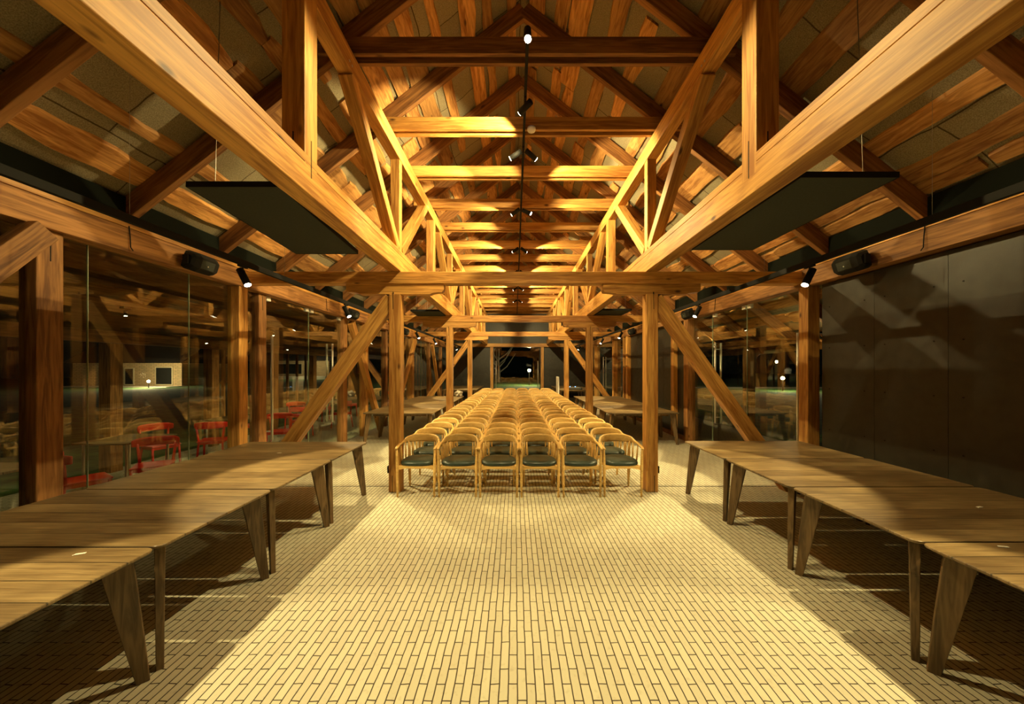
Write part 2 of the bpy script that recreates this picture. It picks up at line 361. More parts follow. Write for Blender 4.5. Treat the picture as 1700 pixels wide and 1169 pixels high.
# end wall
bm = bmesh.new()
box(bm, -4.2, -1.6, YB, YB + .12, 0, 3.02); box(bm, 1.6, 4.2, YB, YB + .12, 0, 3.02)
gv = [(-4.2, 3.02), (4.2, 3.02), (4.2, zc(4.2)), (0, zc(0)), (-4.2, zc(4.2))]
f0 = [bm.verts.new((x, YB, z)) for x, z in gv]; f1 = [bm.verts.new((x, YB + .12, z)) for x, z in gv]
bm.faces.new(f0); bm.faces.new(f1[::-1])
for k in range(5): bm.faces.new((f0[k], f0[(k + 1) % 5], f1[(k + 1) % 5], f1[k]))
tag(link('wall_back', bm, WPAN), 'black panelled gable wall at the far end', 'wall', kind='structure')
t = beam('trim_7', (-4.0, YB - .09, 3.13), (4.0, YB - .09, 3.13), .16, .21, PINE); tag(t, 'timber beam across the far end wall', 'beam', kind='structure')
for s in (-1, 1):
    t = beam('trim_8' if s < 0 else 'trim_9', (s * 1.5, YB - .09, 0), (s * 1.5, YB - .09, 3.02), .17, .16, PINE)
    tag(t, 'timber post on the %s side of the far doorway' % ('left' if s < 0 else 'right'), 'post', kind='structure')
# far doorway glass
dr = tag(link('door_1', box(bmesh.new(), -1.42, 1.42, YB + .02, YB + .032, .02, 3.0), GLASS), 'glass doors in the middle of the far end wall', 'door', kind='structure')
for s in (-1, 1):
    sub(dr, 'door_handle', lambda b: tube(b, [(s * 1.25, YB - .04, .5), (s * 1.25, YB - .04, 2.2)], .018), STEEL, True)
    beam('door_frame', (s * 1.38, YB + .02, .0), (s * 1.38, YB + .02, 3.0), .05, .05, DARKM, dr)

# wall posts: (side, y0, y1, x_inner, width, material)
wp = thing
LP = [(-1, 2.96, 3.14, 4.04, .15, AGED), (-1, 5.56, 5.73, 4.06, .15, AGED), (-1, 8.29, 8.48, 4.05, .16, AGED), (-1, 11.0, 11.18, 4.05, .15, AGED), (-1, 13.95, 14.12, 4.05, .15, AGED), (-1, 16.6, 16.78, 4.05, .15, AGED), (-1, 19.3, 19.5, 4.05, .15, AGED),
      (1, 8.62, 8.84, 4.0, .18, AGED), (1, 13.22, 13.4, 3.98, .17, PINE), (1, 15.0, 15.18, 3.96, .18, PINE), (1, 18.6, 18.8, 3.98, .17, PINE)]
cl = cr = 0
for s, y0, y1, xi, wd, m in LP:
    if s < 0: cl += 1; k = cl
    else: cr += 1; k = cr
    n = sum(1 for q in LP if q[0] == s)
    o = thing('wall_post', (s * (xi + wd / 2), (y0 + y1) / 2, 0), '%s timber post in the %s wall, %s from the camera' % ('weathered' if m is AGED else 'smooth', 'left' if s < 0 else 'right', ORD[k - 1] if True else ''), 'post', 'timber posts in the side walls')
    beam('post', (s * (xi + wd / 2), (y0 + y1) / 2, 0), (s * (xi + wd / 2), (y0 + y1) / 2, 2.94), y1 - y0, wd, m, o, bev=.008, up=(1, 0, 0))
    sub(o, 'joint_plate', lambda b: box(b, min(s * (xi - .002), s * (xi + .1)), max(s * (xi - .002), s * (xi + .1)), (y0 + y1) / 2 - .004, (y0 + y1) / 2 + .004, 2.68, 2.9), BLACK)
# braces in the left wall plane
for i, (ya, za, yb, zb, lb) in enumerate([(2.94, 2.9, 1.9, 1.55, 'short timber brace rising to the nearest left wall post'), (8.5, 2.85, 10.35, .05, 'long timber brace slanting down the left wall behind the first bay'), (13.93, 2.85, 12.1, .8, 'timber brace slanting toward the camera on the far left wall'), (16.8, 2.85, 18.6, .05, 'timber brace slanting away on the farthest left wall bay')]):
    tag(beam('wall_brace', (-3.97, ya, za), (-3.97, yb, zb), .12, .17, AGED if i == 0 else PINE), lb, 'brace')

# glass panes and doors, left and right
def pane(name, x, y0, y1, z0, z1, label, cat, door=None):
    o = tag(link(name, box(bmesh.new(), x - .005, x + .005, y0 + .003, y1 - .003, z0, z1), GLASS), label, cat, kind='structure')
    b = bmesh.new(); box(b, x - .007, x + .007, y0 - .002, y0 + .003, z0, z1); link('pane_edge', b, plain_edge, o)
    if door:
        for hy in door:
            for dx in (-.06, .06):
                sub(o, 'door_handle', lambda b: tube(b, [(x + dx, hy, .62), (x + dx, hy, 2.3)], .019), STEEL, True)
            for hz in (.75, 2.17):
                sub(o, 'handle_bolt', lambda b: tube(b, [(x - .06, hy, hz), (x + .06, hy, hz)], .009), STEEL, True)
        for yy in (y0 + .08, y1 - .08):
            sub(o, 'roller_bracket', lambda b: box(b, x - .02, x + .03, yy - .05, yy + .05, z1 - .07, z1 + .0, .004), WHITE)
    return o
plain_edge = plain('glass_edge', (.32, .42, .30), .25)
GX = -4.12
wn = 1
left_panes = [(YA, -.9), (-.9, .15), (.15, 1.2), (1.2, 2.25), (2.25, 2.95), (3.15, 3.38), (3.38, 4.43), (4.43, 5.55)]
for a, b in left_panes:
    pane('window_%d' % wn, GX, a, b, .05, 2.93, 'tall clear glass pane of the left wall, %s toward the first timber frame' % ORD[wn - 1], 'window'); wn += 1
pane('door_2', GX, 5.75, 7.0, .03, 2.93, 'left glass door nearer the camera with long steel handle', 'door', (5.86,))
pane('door_3', GX, 7.0, 8.28, .03, 2.93, 'left glass door farther from the camera with paired steel handles', 'door', (7.8,))
for i, (a, b) in enumerate([(8.5, 9.75), (9.75, 10.98), (11.2, 12.5), (12.5, 13.93), (14.14, 15.4), (15.4, 16.58), (16.8, 18.0), (18.0, 19.28), (19.52, 21.5)]):
    pane('window_%d' % wn, GX, a, b, .05, 2.93, 'tall clear glass pane of the left wall, %s beyond the glass doors' % ORD[i], 'window'); wn += 1
pane('door_4', 4.12, 5.22, 6.6, .03, 2.93, 'right glass door beside the first frame post, with long steel handles', 'door', (5.34,))
pane('door_5', 4.12, 6.6, 7.75, .03, 2.93, 'right glass door leaf with paired steel handles behind the slanting brace', 'door', (7.55,))
pane('window_%d' % wn, 4.12, 7.75, 8.6, .05, 2.93, 'narrow glass pane on the right wall before the weathered post', 'window'); wn += 1
pane('door_6', 4.12, 15.2, 18.58, .03, 2.93, 'far right glass doors with tall steel handles', 'door', (17.1,))
pane('window_%d' % wn, 4.12, 13.42, 14.98, .05, 2.93, 'far right glass pane between two smooth posts', 'window'); wn += 1
pane('window_%d' % wn, 4.12, 18.82, 21.5, .05, 2.93, 'farthest right glass pane beside the end wall', 'window'); wn += 1

# ---------------------------------------------------------------- portal frames
XP = 1.845
def bolster(bm, L, h, wd, c):
    # L half length, clipped curved ends below
    prof = [(-L, h / 2), (-L, -.01), (-L + .02, -.04)]
    for k in range(6):
        a = k / 5 * math.pi / 2; prof.append((-L + .03 + c * math.sin(a), -.045 - (h / 2 - .045) * (1 - math.cos(a))))
    prof2 = [(-x, z) for x, z in prof[::-1]]
    pts = prof + prof2
    a = [bm.verts.new((x, -wd / 2, z)) for x, z in pts]; b = [bm.verts.new((x, wd / 2, z)) for x, z in pts]
    bm.faces.new(a); bm.faces.new(b[::-1])
    for k in range(len(pts)): bm.faces.new((a[k], a[(k + 1) % len(pts)], b[(k + 1) % len(pts)], b[k]))
for i, py in enumerate((5.255, 9.57, 13.85)):
    nm = ('nearest', 'middle', 'farthest')[i]
    o = thing('portal_frame', (0, py, 0), '%s pine cross frame with posts, tie beam and slanting braces' % nm, 'timber frame', 'pine cross frames over the hall')
    beam('tie_beam', (-4.03, py, 3.075), (4.03, py, 3.075), .175, .17, PINE, o)
    for s in (-1, 1):
        p = beam('post', (s * XP, py, 0), (s * XP, py, 2.84), .17, .17, PINE, o, bev=.01, up=(1, 0, 0))
        sub(o, 'joint_plate', lambda b: box(b, s * (XP + .02) - .004, s * (XP + .02) + .004, py - .0865, py + .0865, 2.62, 2.87), BLACK)
        if i == 0: sub(o, 'joint_plate', lambda b: box(b, s * (XP + .03) - .004, s * (XP + .03) + .004, py - .0865, py + .0865, .0, .24), BLACK)
        sub(o, 'bolster', lambda b: bolster(b, .70, .148, .135, .16), PINE, M=Matrix.Translation((s * XP, py, 2.915)))
        beam('outer_post', (s * 4.09, py - .08, 0), (s * 4.09, py - .08, 2.94), .17, .17, PINE, o, bev=.01, up=(1, 0, 0))
        if i != 1: beam('brace', (s * (XP + .06), py, 2.78), (s * 3.86, py, .03), .14, .19, PINE, o)
        if i == 0:
            sub(o, 'socket_box', lambda b: box(b, min(s * (XP + .085), s * (XP + .12)), max(s * (XP + .085), s * (XP + .12)), py - .04, py + .03, .26, .36, .004), BLACK)
# ---------------------------------------------------------------- longitudinal trusses
for s in (-1, 1):
    nm = 'left' if s < 0 else 'right'
    o = thing('roof_truss', (s * XP, 9, 3.16), 'long pine truss running over the %s row of posts' % nm, 'truss', 'long roof trusses')
    X = s * XP; y1 = YB - .02
    beam('bottom_chord', (X, -2.2, 3.275), (X, y1, 3.275), .18, .225, PINE, o)
    beam('chord_plank', (X, -2.2, 3.425), (X, y1, 3.425), .18, .07, PINE, o, bev=.003)
    beam('top_chord', (X, -2.2, 4.885), (X, y1, 4.885), .15, .21, PINE, o)
    for py in (.95, 5.25, 9.55, 13.85, 18.1):
        for sg in (-1, 1):
            beam('diagonal', (X, py + sg * .09, 3.50), (X, py + sg * 1.55, 4.80), .14, .14, PINE, o)
        beam('upright', (X, py, 3.47), (X, py, 4.79), .12, .13, PINE, o, up=(1, 0, 0))
        for dy in (-1.62, 1.62):
            sub(o, 'bolt', lambda b: [tube(b, [(X - s * .074 + 0, py + dy + q, 4.84), (X - s * .079, py + dy + q, 4.84)], .012) for q in (-.03, .03)], STEEL)
    for py in (-1.4, 2.9, 7.42, 11.75, 16.05, 20.2):
        beam('king_post', (X, py, 3.46 if py != 2.9 else 3.30), (X, py, 4.79 if py != 2.9 else 5.5), .18, .18 if py == 2.9 else .15, PINE, o, up=(1, 0, 0))
    sub(o, 'joint_plate', lambda b: box(b, X - s * .092, X - s * .02, 2.9 - .004, 2.9 + .004, 3.3, 3.6), BLACK)
    sub(o, 'joint_plate', lambda b: box(b, X - .004, X + .004, 2.9 - .0925, 2.9 - .05, 3.32, 3.62), BLACK)

# ---------------------------------------------------------------- rafter pairs with double collars
RY = [3.78 + 1.18 * k for k in range(-3, 16)]
for i, y in enumerate(RY):
    vis = i - 2
    lb = ('rafter pair behind the camera end, %s of the roof' % ORD[i]) if vis < 0 else 'rafter pair with double collar planks, %s from the camera' % ORD[vis]
    if vis == 0: lb = 'rough dark rafter pair closest overhead at the top of the view'
    o = thing('rafter_pair', (0, y, 3.3), lb, 'rafters', 'rafter pairs of the roof')
    for s, xe in ((-1, 4.25), (1, 5.75)):
        dz = RH / 2 / CS
        beam('rafter', (s * xe, y, zr(xe) + dz), (s * .0, y, zr(0) + dz), .075, RH, RAFT, o, bev=.005)
    for dy in (-.061, .061):
        beam('collar_plank', (-2.15, y + dy, 5.085), (2.15, y + dy, 5.085), .046, .17, PINE if vis > 1 else RAFT, o, bev=.003)

# ---------------------------------------------------------------- right veranda outside
t = beam('veranda_beam', (5.38, YA, 2.31), (5.38, YB, 2.31), .14, .13, AGED); tag(t, 'timber eaves beam outside the right glass doors', 'beam')
for i, y in enumerate((5.6, 8.5, 11.4, 14.3, 17.2)):
    tag(beam('veranda_post', (5.38, y, 0), (5.38, y, 2.245), .18, .18, AGED, up=(1, 0, 0)), 'weathered post outside the right wall, %s from the camera' % ORD[i], 'post', 'posts of the right veranda')
bm = bmesh.new(); tube(bm, [(5.75, 8.0, 2.16), (5.75, 8.7, 2.15), (5.7, 8.8, 2.02), (5.5, 8.65, 1.93)], .05, 10)
tag(link('rain_pipe', bm, plain('zinc', (.4, .42, .4), .35, .8), smooth=True), 'grey bent rain pipe at the eaves outside the right doors', 'rain pipe')
# ---------------------------------------------------------------- left veranda outside
t = beam('veranda_beam', (-5.4, YA, 2.72), (-5.4, YB, 2.72), .16, .22, AGED); tag(t, 'dark timber beam under the middle of the left veranda ceiling', 'beam')
t = beam('veranda_beam', (-7.05, YA, 2.31), (-7.05, YB, 2.31), .16, .2, AGED); tag(t, 'outer timber eaves beam of the left veranda', 'beam')
for i, y in enumerate((2.1, 4.15, 6.2, 8.25, 10.3, 12.35, 14.4, 16.5)):
    tag(beam('veranda_post', (-7.05, y, 0), (-7.05, y, 2.2), .2, .2, AGED, up=(1, 0, 0)), 'weathered post of the outer left veranda row, %s from the camera' % ORD[i], 'post', 'posts of the left veranda')
for i in range(14):
    y = 14.6 + i * .48
    if y < YB: tag(beam('screen_slat', (-4.5, y, 0), (-4.5, y, 3.1), .05, .07, AGED, up=(1, 0, 0)), 'upright timber screen slat outside the far left glass, %s along' % ORD[i], 'slat', 'screen slats outside the left glass')
for i in range(9):
    y = 8.9 + i * .5
    tag(beam('screen_slat', (-7.3, y, 0), (-7.3, y, 2.3), .05, .07, AGED, up=(1, 0, 0)), 'thin upright slat in the outer veranda screen, %s along' % ORD[i], 'slat', 'slats of the outer veranda screen')

def added_veranda_lamp(x, y, z, e, aim, lb, cone=150):  # assumed lamps, added to light the red chairs and outer rafters
    o = thing('added_veranda_lamp', (x, y, z), lb, 'added outdoor lamp', 'added lamps on the veranda beams')
    sub(o, 'base', lambda b: box(b, x - .03, x + .03, y - .05, y + .05, z, z + .035, .003), BLACK)
    spot_head(o, (x, y, z - .06), aim, e, cone, .07, .018, blend=.5)
VL = [(-5.4, 4.9, 2.58, 30), (-5.4, 7.9, 2.58, 30), (-5.4, 12.4, 2.58, 30)]
# ---------------------------------------------------------------- tables
TW, TD, TH = 1.65, .985, .74
def corner_poly(w, d, r, n=6):
    pts = []
    for cx, cy, a0 in ((w / 2 - r, d / 2 - r, 0), (-w / 2 + r, d / 2 - r, 90), (-w / 2 + r, -d / 2 + r, 180), (w / 2 - r, -d / 2 + r, 270)):
        for k in range(n + 1): a = R(a0 + 90 * k / n); pts.append((cx + r * math.cos(a), cy + r * math.sin(a)))
    return pts
def loft(bm, loops):
    rr = [[bm.verts.new(p) for p in l] for l in loops]; n = len(rr[0])
    for a, b in zip(rr, rr[1:]):
        for k in range(n): bm.faces.new((a[k], a[(k + 1) % n], b[(k + 1) % n], b[k]))
    bm.faces.new(rr[0][::-1]); bm.faces.new(rr[-1])
def make_table(loc, label):
    o = thing('dining_table', loc, label, 'table', 'stained oak tables in rows')
    bm = bmesh.new()
    loft(bm, [[(x, y, z) for x, y in corner_poly(TW - i, TD - i, .05)] for z, i in ((TH - .034, .07), (TH - .014, .004), (TH - .004, .0), (TH, .006))])
    link('tabletop', bm, TABLEW, o, T(o))
    for sx in (-1, 1):
        for sy in (-1, 1):
            bm = bmesh.new(); c = Vector((sx * (TW / 2), sy * (TD / 2), 0)); u = Vector((-sx, -sy, 0)).normalized(); v = Vector((-u.y, u.x, 0))
            lp = []
            for z, a, b, th in ((0, .03, .085, .036), (.35, .06, .155, .042), (.66, .09, .215, .048), (TH - .03, .10, .235, .05)):
                lp.append([(c + u * q + v * t + Vector((0, 0, z)))[:] for q, t in ((a, -th / 2), (b, -th / 2), (b, th / 2), (a, th / 2))])
            loft(bm, lp)
            bmesh.ops.bevel(bm, geom=bm.edges[:], offset=.003, segments=1, affect='EDGES')
            link('leg', bm, LEGW, o, T(o))
    bm = bmesh.new()
    for sy in (-1, 1): box(bm, -TW / 2 + .2, TW / 2 - .2, sy * (TD / 2 - .16) - .012, sy * (TD / 2 - .16) + .012, TH - .09, TH - .035)
    link('rail', bm, LEGW, o, T(o))
    return o
tspots = []
for s, xin in ((-1, -2.19), (1, 2.285)):
    cx = xin + s * TW / 2; nm = 'left' if s < 0 else 'right'
    for k in range(5):
        j = 5.10 - k * 1.0
        tspots.append((cx, j - .5 + (0 if s < 0 else .06), '%s row, %s' % (nm, ('the end table nearest the chairs', 'second from the chairs', 'third from the chairs', 'fourth from the chairs, cut by the frame', 'fifth from the chairs, closest to the camera')[k])))
for s, cx in ((-1, -2.0 - TW / 2), (1, 2.03 + TW / 2)):
    nm = 'left' if s < 0 else 'right'
    for k in range(5): tspots.append((cx, 8.32 + .5 + k * 1.0, 'middle %s row beside the chair block, %s from the camera' % (nm, ORD[k])))
for s, cx in ((-1, -1.95 - TW / 2), (1, 1.98 + TW / 2)):
    nm = 'left' if s < 0 else 'right'
    for k in range(4): tspots.append((cx, 17.1 + .5 + k * 1.0, 'far %s row by the end wall, %s from the camera' % (nm, ORD[k])))
t0 = None
for x, y, lb in tspots:
    lb = 'dark oak table, ' + lb
    if t0 is None: t0 = make_table((x, y, 0), lb)
    else: copy_tree(t0, (x, y, 0), lb)

# ---------------------------------------------------------------- armchairs
def spline(ctrl, n):
    out = []; m = len(ctrl)
    for i in range(m - 1):
        p = [ctrl[max(i - 1, 0)], ctrl[i], ctrl[i + 1], ctrl[min(i + 2, m - 1)]]
        for k in range(n):
            t = k / n
            out.append([.5 * (2 * b + (c - a) * t + (2 * a - 5 * b + 4 * c - d) * t * t + (-a + 3 * b - 3 * c + d) * t ** 3) for a, b, c, d in zip(*p)])
    out.append(list(ctrl[-1])); return out
def sweep(bm, pts, seg=10):
    # pts rows: x,y,z,thickness,height ; section stays upright
    rings = []
    for i, p in enumerate(pts):
        a = Vector(pts[max(i - 1, 0)][:3]); b = Vector(pts[min(i + 1, len(pts) - 1)][:3]); d = b - a; d.z = 0; d.normalize(); nrm = Vector((-d.y, d.x, 0))
        ring = []
        for k in range(seg):
            an = 2 * math.pi * (k + .5) / seg; c, s_ = math.cos(an), math.sin(an)
            cx = math.copysign(abs(c) ** .6, c) * p[3] / 2; cz = math.copysign(abs(s_) ** .6, s_) * p[4] / 2
            ring.append(bm.verts.new(Vector(p[:3]) + nrm * cx + Vector((0, 0, cz))))
        rings.append(ring)
    for a, b in zip(rings, rings[1:]):
        for k in range(seg): bm.faces.new((a[k], a[(k + 1) % seg], b[(k + 1) % seg], b[k]))
    bm.faces.new(rings[0][::-1]); bm.faces.new(rings[-1])
def superloop(w, d, z, e=.62, n=28, yoff=0, front=0):
    r = []
    for k in range(n):
        a = 2 * math.pi * k / n; c, s_ = math.cos(a), math.sin(a)
        x = math.copysign(abs(c) ** e, c) * w / 2; y = math.copysign(abs(s_) ** e, s_) * d / 2
        if y > 0: x *= 1 - .16 * (y / (d / 2))
        r.append((x, y + yoff, z))
    return r
def make_chair(loc, label):
    o = thing('armchair', loc, label, 'chair', 'oak armchairs in the seating block'); M = T(o)
    half = [(-.262, -.262, .668, .030, .024), (-.272, -.16, .682, .042, .028), (-.272, -.03, .694, .040, .030), (-.256, .07, .702, .034, .042), (-.228, .138, .722, .028, .088), (-.16, .20, .730, .024, .112), (-.075, .232, .733, .024, .118), (0, .238, .734, .024, .12)]
    full = half + [(-x, y, z, a, b) for x, y, z, a, b in half[-2::-1]]
    sub(o, 'back_rail', lambda b: sweep(b, spline(full, 3)), OAK, True, M)
    def cushion(b):
        loft(b, [superloop(.44, .42, .418), superloop(.485, .465, .428), superloop(.498, .480, .448), superloop(.485, .465, .470), superloop(.42, .40, .486), superloop(.26, .24, .488), superloop(.05, .05, .484)])
    sub(o, 'seat', cushion, LEATHER, True, M)
    def fr(b):
        loft(b, [superloop(.44, .43, .385), superloop(.47, .46, .395), superloop(.48, .46, .425)])
        # front rail with curved underside
        n = 8; A = []; B = []
        for k in range(n + 1):
            x = -.245 + .49 * k / n; z = .372 + .028 * (1 - (x / .245) ** 2)
            A.append([b.verts.new((x, -.222, z)), b.verts.new((x, -.222, .425)), b.verts.new((x, -.196, .425)), b.verts.new((x, -.196, z))])
        for p, q in zip(A, A[1:]):
            for k in range(4): b.faces.new((p[k], p[(k + 1) % 4], q[(k + 1) % 4], q[k]))
        b.faces.new(A[0]); b.faces.new(A[-1][::-1])
        for s in (-1, 1):
            v = [(-.22, .372), (.19, .385), (.19, .42), (-.22, .42)]
            xa, xb = s * .244, s * .222
            L0 = [b.verts.new((xa, y, z)) for y, z in v]; L1 = [b.verts.new((xb - (.03 * s if y > 0 else 0), y, z)) for y, z in v]
            L0[1].co.x -= s * .03; L0[2].co.x -= s * .03
            b.faces.new(L0); b.faces.new(L1[::-1])
            for k in range(4): b.faces.new((L0[k], L0[(k + 1) % 4], L1[(k + 1) % 4], L1[k]))
    sub(o, 'seat_frame', fr, OAK, False, M)
    for s in (-1, 1):
        sub(o, 'leg', lambda b: tube(b, [(s * .252, -.225, 0), (s * .255, -.222, .2), (s * .258, -.22, .42), (s * .262, -.222, .56), (s * .266, -.225, .672)], [.0135, .0175, .0205, .018, .014], 10), OAK, True, M)
        sub(o, 'leg', lambda b: tube(b, [(s * .215, .235, 0), (s * .212, .20, .22), (s * .21, .175, .42), (s * .205, .165, .56), (s * .212, .155, .70)], [.0135, .017, .0195, .017, .013], 10), OAK, True, M)
        for x0, y0, x1, y1, z1 in ((.245, -.03, .272, -.02, .685), (.225, .08, .24, .095, .69), (.155, .19, .168, .19, .68)):
            sub(o, 'spindle', lambda b: tube(b, [(s * x0, y0, .39), (s * (x0 + x1) / 2, (y0 + y1) / 2, .53), (s * x1, y1, z1)], [.010, .014, .009], 8), OAK, True, M)
    return o
NR, NC = 22, 6; ch0 = None
for r in range(NR):
    for c in range(NC):
        x = -.058 + (c - 2.5) * .572 + random.uniform(-.006, .006); y = 5.205 + r * .585 + random.uniform(-.012, .012)
        lb = 'oak armchair with dark green leather seat, %s row back, %s column from left' % (ORD[r], ORD[c])
        if r == 0: lb = 'oak armchair with dark green seat in the front row, %s from the left' % ORD[c]
        if ch0 is None: ch0 = make_chair((x, y, 0), lb)
        else: copy_tree(ch0, (x, y, 0), lb, random.uniform(-.015, .015))

# ---------------------------------------------------------------- red chairs and tables outside
def make_red(loc, label):
    o = thing('veranda_chair', loc, label, 'chair', 'red chairs on the left veranda'); M = T(o)
    sub(o, 'seat', lambda b: box(b, -.2, .2, -.2, .2, .43, .455, .012), RED, False, M)
    sub(o, 'backrest', lambda b: sweep(b, spline([(-.24, .13, .73, .02, .09), (-.18, .2, .735, .02, .12), (0, .235, .74, .02, .13), (.18, .2, .735, .02, .12), (.24, .13, .73, .02, .09)], 3)), RED, True, M)
    for sx in (-1, 1):
        sub(o, 'leg', lambda b: tube(b, [(sx * .19, -.2, 0), (sx * .18, -.17, .44)], .017), RED, True, M)
        sub(o, 'leg', lambda b: tube(b, [(sx * .19, .24, 0), (sx * .17, .17, .44), (sx * .2, .19, .72)], .017), RED, True, M)
    sub(o, 'seat_rail', lambda b: box(b, -.18, .18, -.18, .18, .39, .43), RED, False, M)
    return o
rc = [(-5.3, 4.35, 2.6), (-5.12, 5.0, .6), (-6.3, 6.3, 1.2), (-5.75, 6.75, 3.6), (-5.15, 7.7, .4), (-6.35, 8.55, 2.4), (-5.6, 9.3, 3.3), (-6.4, 10.3, .3), (-5.3, 10.8, 4.4), (-6.5, 12.2, .8), (-6.2, 13.4, 2.0), (-5.3, 14.9, 1.0), (-5.6, 2.9, 1.6)]
rlab = ['red lacquered chair right outside the near left glass', 'red chair outside the glass beside the first frame', 'red chair turned sideways at the small veranda table', 'red chair with its back to the second near table', 'red chair outside the left glass doors', 'red chair at the outer side of the veranda by the doors', 'red chair beyond the left glass doors', 'red chair far out by the fifth veranda post', 'red chair turned away behind the long wall brace', 'red chair under the outer eaves beam', 'red chair near the far veranda posts', 'red chair by the far upright slats', 'red chair outside the nearest left wall post']
red0 = None
for (x, y, a), lb in zip(rc, rlab):
    if red0 is None:
        red0 = make_red((x, y, 0), lb); red0.rotation_euler = (0, 0, a)
    else: copy_tree(red0, (x, y, 0), lb, a)
def make_cafe(loc, label):
    o = thing('veranda_table', loc, label, 'table', 'veranda tables'); M = T(o)
    sub(o, 'tabletop', lambda b: box(b, -.38, .38, -.38, .38, .715, .74, .006), TABLEW, False, M)
    for sx in (-1, 1):
        for sy in (-1, 1): sub(o, 'leg', lambda b: tube(b, [(sx * .3, sy * .3, 0), (sx * .3, sy * .3, .72)], .016), STEEL, True, M)
    return o
c0 = None
for (x, y), lb in zip([(-5.85, 5.35), (-6.0, 7.55), (-5.9, 11.2), (-5.6, 3.6)], ['small veranda table with steel legs between the near red chairs', 'small veranda table outside the left doors', 'small veranda table farthest along the left veranda', 'small veranda table nearest the camera']):
    if c0 is None: c0 = make_cafe((x, y, 0), lb)
    else: copy_tree(c0, (x, y, 0), lb)

# ---------------------------------------------------------------- lighting tracks, spots
def spot_head(root, base, aim, energy, cone, length=.19, rad=.036, blend=.25, lens=True):
    """one cylindrical head hanging from base and pointing at aim"""
    b = Vector(base); d = (Vector(aim) - b).normalized(); F = frame(d)
    M = Matrix.LocRotScale(b, F, None)
    bm = bmesh.new(); tube(bm, [(-length / 2, 0, 0), (length / 2 - .004, 0, 0)], rad, 20); link('housing', bm, BLACK, root, M, True)
    bm = bmesh.new(); tube(bm, [(length / 2 - .004, 0, 0), (length / 2 + .001, 0, 0)], rad * .86, 20); link('lens', bm, LENS, root, M)
    ld = bpy.data.lights.new('lamp', 'SPOT'); ld.energy = energy; ld.color = WARM; ld.spot_size = R(cone); ld.spot_blend = blend; ld.shadow_soft_size = .018
    lo = bpy.data.objects.new('lamp', ld); col.objects.link(lo); lo.parent = root
    p = b + d * (length / 2 + .03); lo.location = p - root.location; lo.rotation_euler = (-d).to_track_quat('Z', 'Y').to_euler()
for k, (x, y, z, e) in enumerate(VL):
    added_veranda_lamp(x, y, z, e, (x - .3, y + .4, 0), 'added small black lamp under the left veranda beam, %s from the camera' % ORD[k])
for k, y in enumerate((6.3, 9.6)):  # right side: assumed lamps aimed up, added to brighten the outer rafters
    added_veranda_lamp(5.2, y, 2.38, 16, (4.7, y + .6, 3.2), 'added small black lamp beside the right veranda beam, %s from the camera' % ORD[k], 160)
TZ = 2.90
for s in (-1, 1):
    nm = 'left' if s < 0 else 'right'; X = s * 3.02
    tr = thing('track_rail', (X, 9, TZ), 'black lighting track hung along the %s side on thin wires' % nm, 'light track')
    sub(tr, 'rail', lambda b: box(b, X - .018, X + .018, -2.5, 21.2, TZ - .03, TZ + .03, .003), BLACK)
    for k, y in enumerate((-1.2, .6, 2.72, 4.55, 6.9, 9.3, 11.7, 14.1, 16.5, 18.9)):
        wire('suspension_wire', [(X, y, TZ + .03), (X, y, zc(3.02) + .01)], .0016, WIRE, tr, 4)
    ys = (1.45, 3.85, 6.2, 8.45, 10.7, 13.0, 15.3, 17.6)
    for k, y in enumerate(ys):
        o = thing('spotlight', (X, y, TZ - .03), 'black cylindrical spotlight on the %s track, %s from the camera' % (nm, ORD[k]), 'spotlight', 'spotlights on the side tracks')
        sub(o, 'adapter', lambda b: (box(b, X - .014, X + .014, y - .06, y + .06, TZ - .05, TZ - .031, .002), tube(b, [(X, y, TZ - .045), (X, y, TZ - .10)], .009)), BLACK)
        spot_head(o, (X - s * .012, y, TZ - .155), (X - s * 1.62, y - .35, 0), E_SIDE, 68, .2, blend=.22)
# centre track
tr = thing('track_rail', (0, 9, 4.95), 'thin black lighting track under the collar planks down the middle', 'light track')
sub(tr, 'rail', lambda b: box(b, -.016, .016, 3.50, 21, 4.935, 4.965, .002), BLACK)
sub(tr, 'hanger', lambda b: [box(b, -.012, .012, y - .012, y + .012, 4.965, 5.0) for y in RY if y > 3.55], BLACK)
def centre(y, heads, lb, hz=4.845):
    o = thing('spotlight', (0, y, 4.935), lb, 'spotlight', 'spotlights on the middle track')
    sub(o, 'adapter', lambda b: (box(b, -.013, .013, y - .06, y + .06, 4.915, 4.934, .002), tube(b, [(0, y, 4.92), (0, y, 4.87)], .009)), BLACK)
    for k, (aim, e, cone) in enumerate(heads): 
        spot_head(o, (.0 if len(heads) == 1 else (-.11 if aim[0] < 0 else .11), y, hz), aim, e, cone, .19)
centre(3.44, [((.03, 1.2, .7), E_FRONT, 155)], 'bright spotlight at the near end of the middle track, facing the camera', 4.955)
centre(4.25, [((-1.8, 6.2, 4.3), E_MID, 100)], 'dark spotlight on the middle track between the first and second collar planks')
for k, y in enumerate((5.2, 7.1, 9.4, 11.6, 14.0, 16.6)):
    centre(y, [((-2.0, y + (.5 if k == 0 else 1.2), 3.9), E_MID, 112), ((2.0, y + (-.35 if k == 1 else 1.2), 3.9), E_MID, 112)], 'black double spotlight on the middle track, %s behind the bright one' % ORD[k])

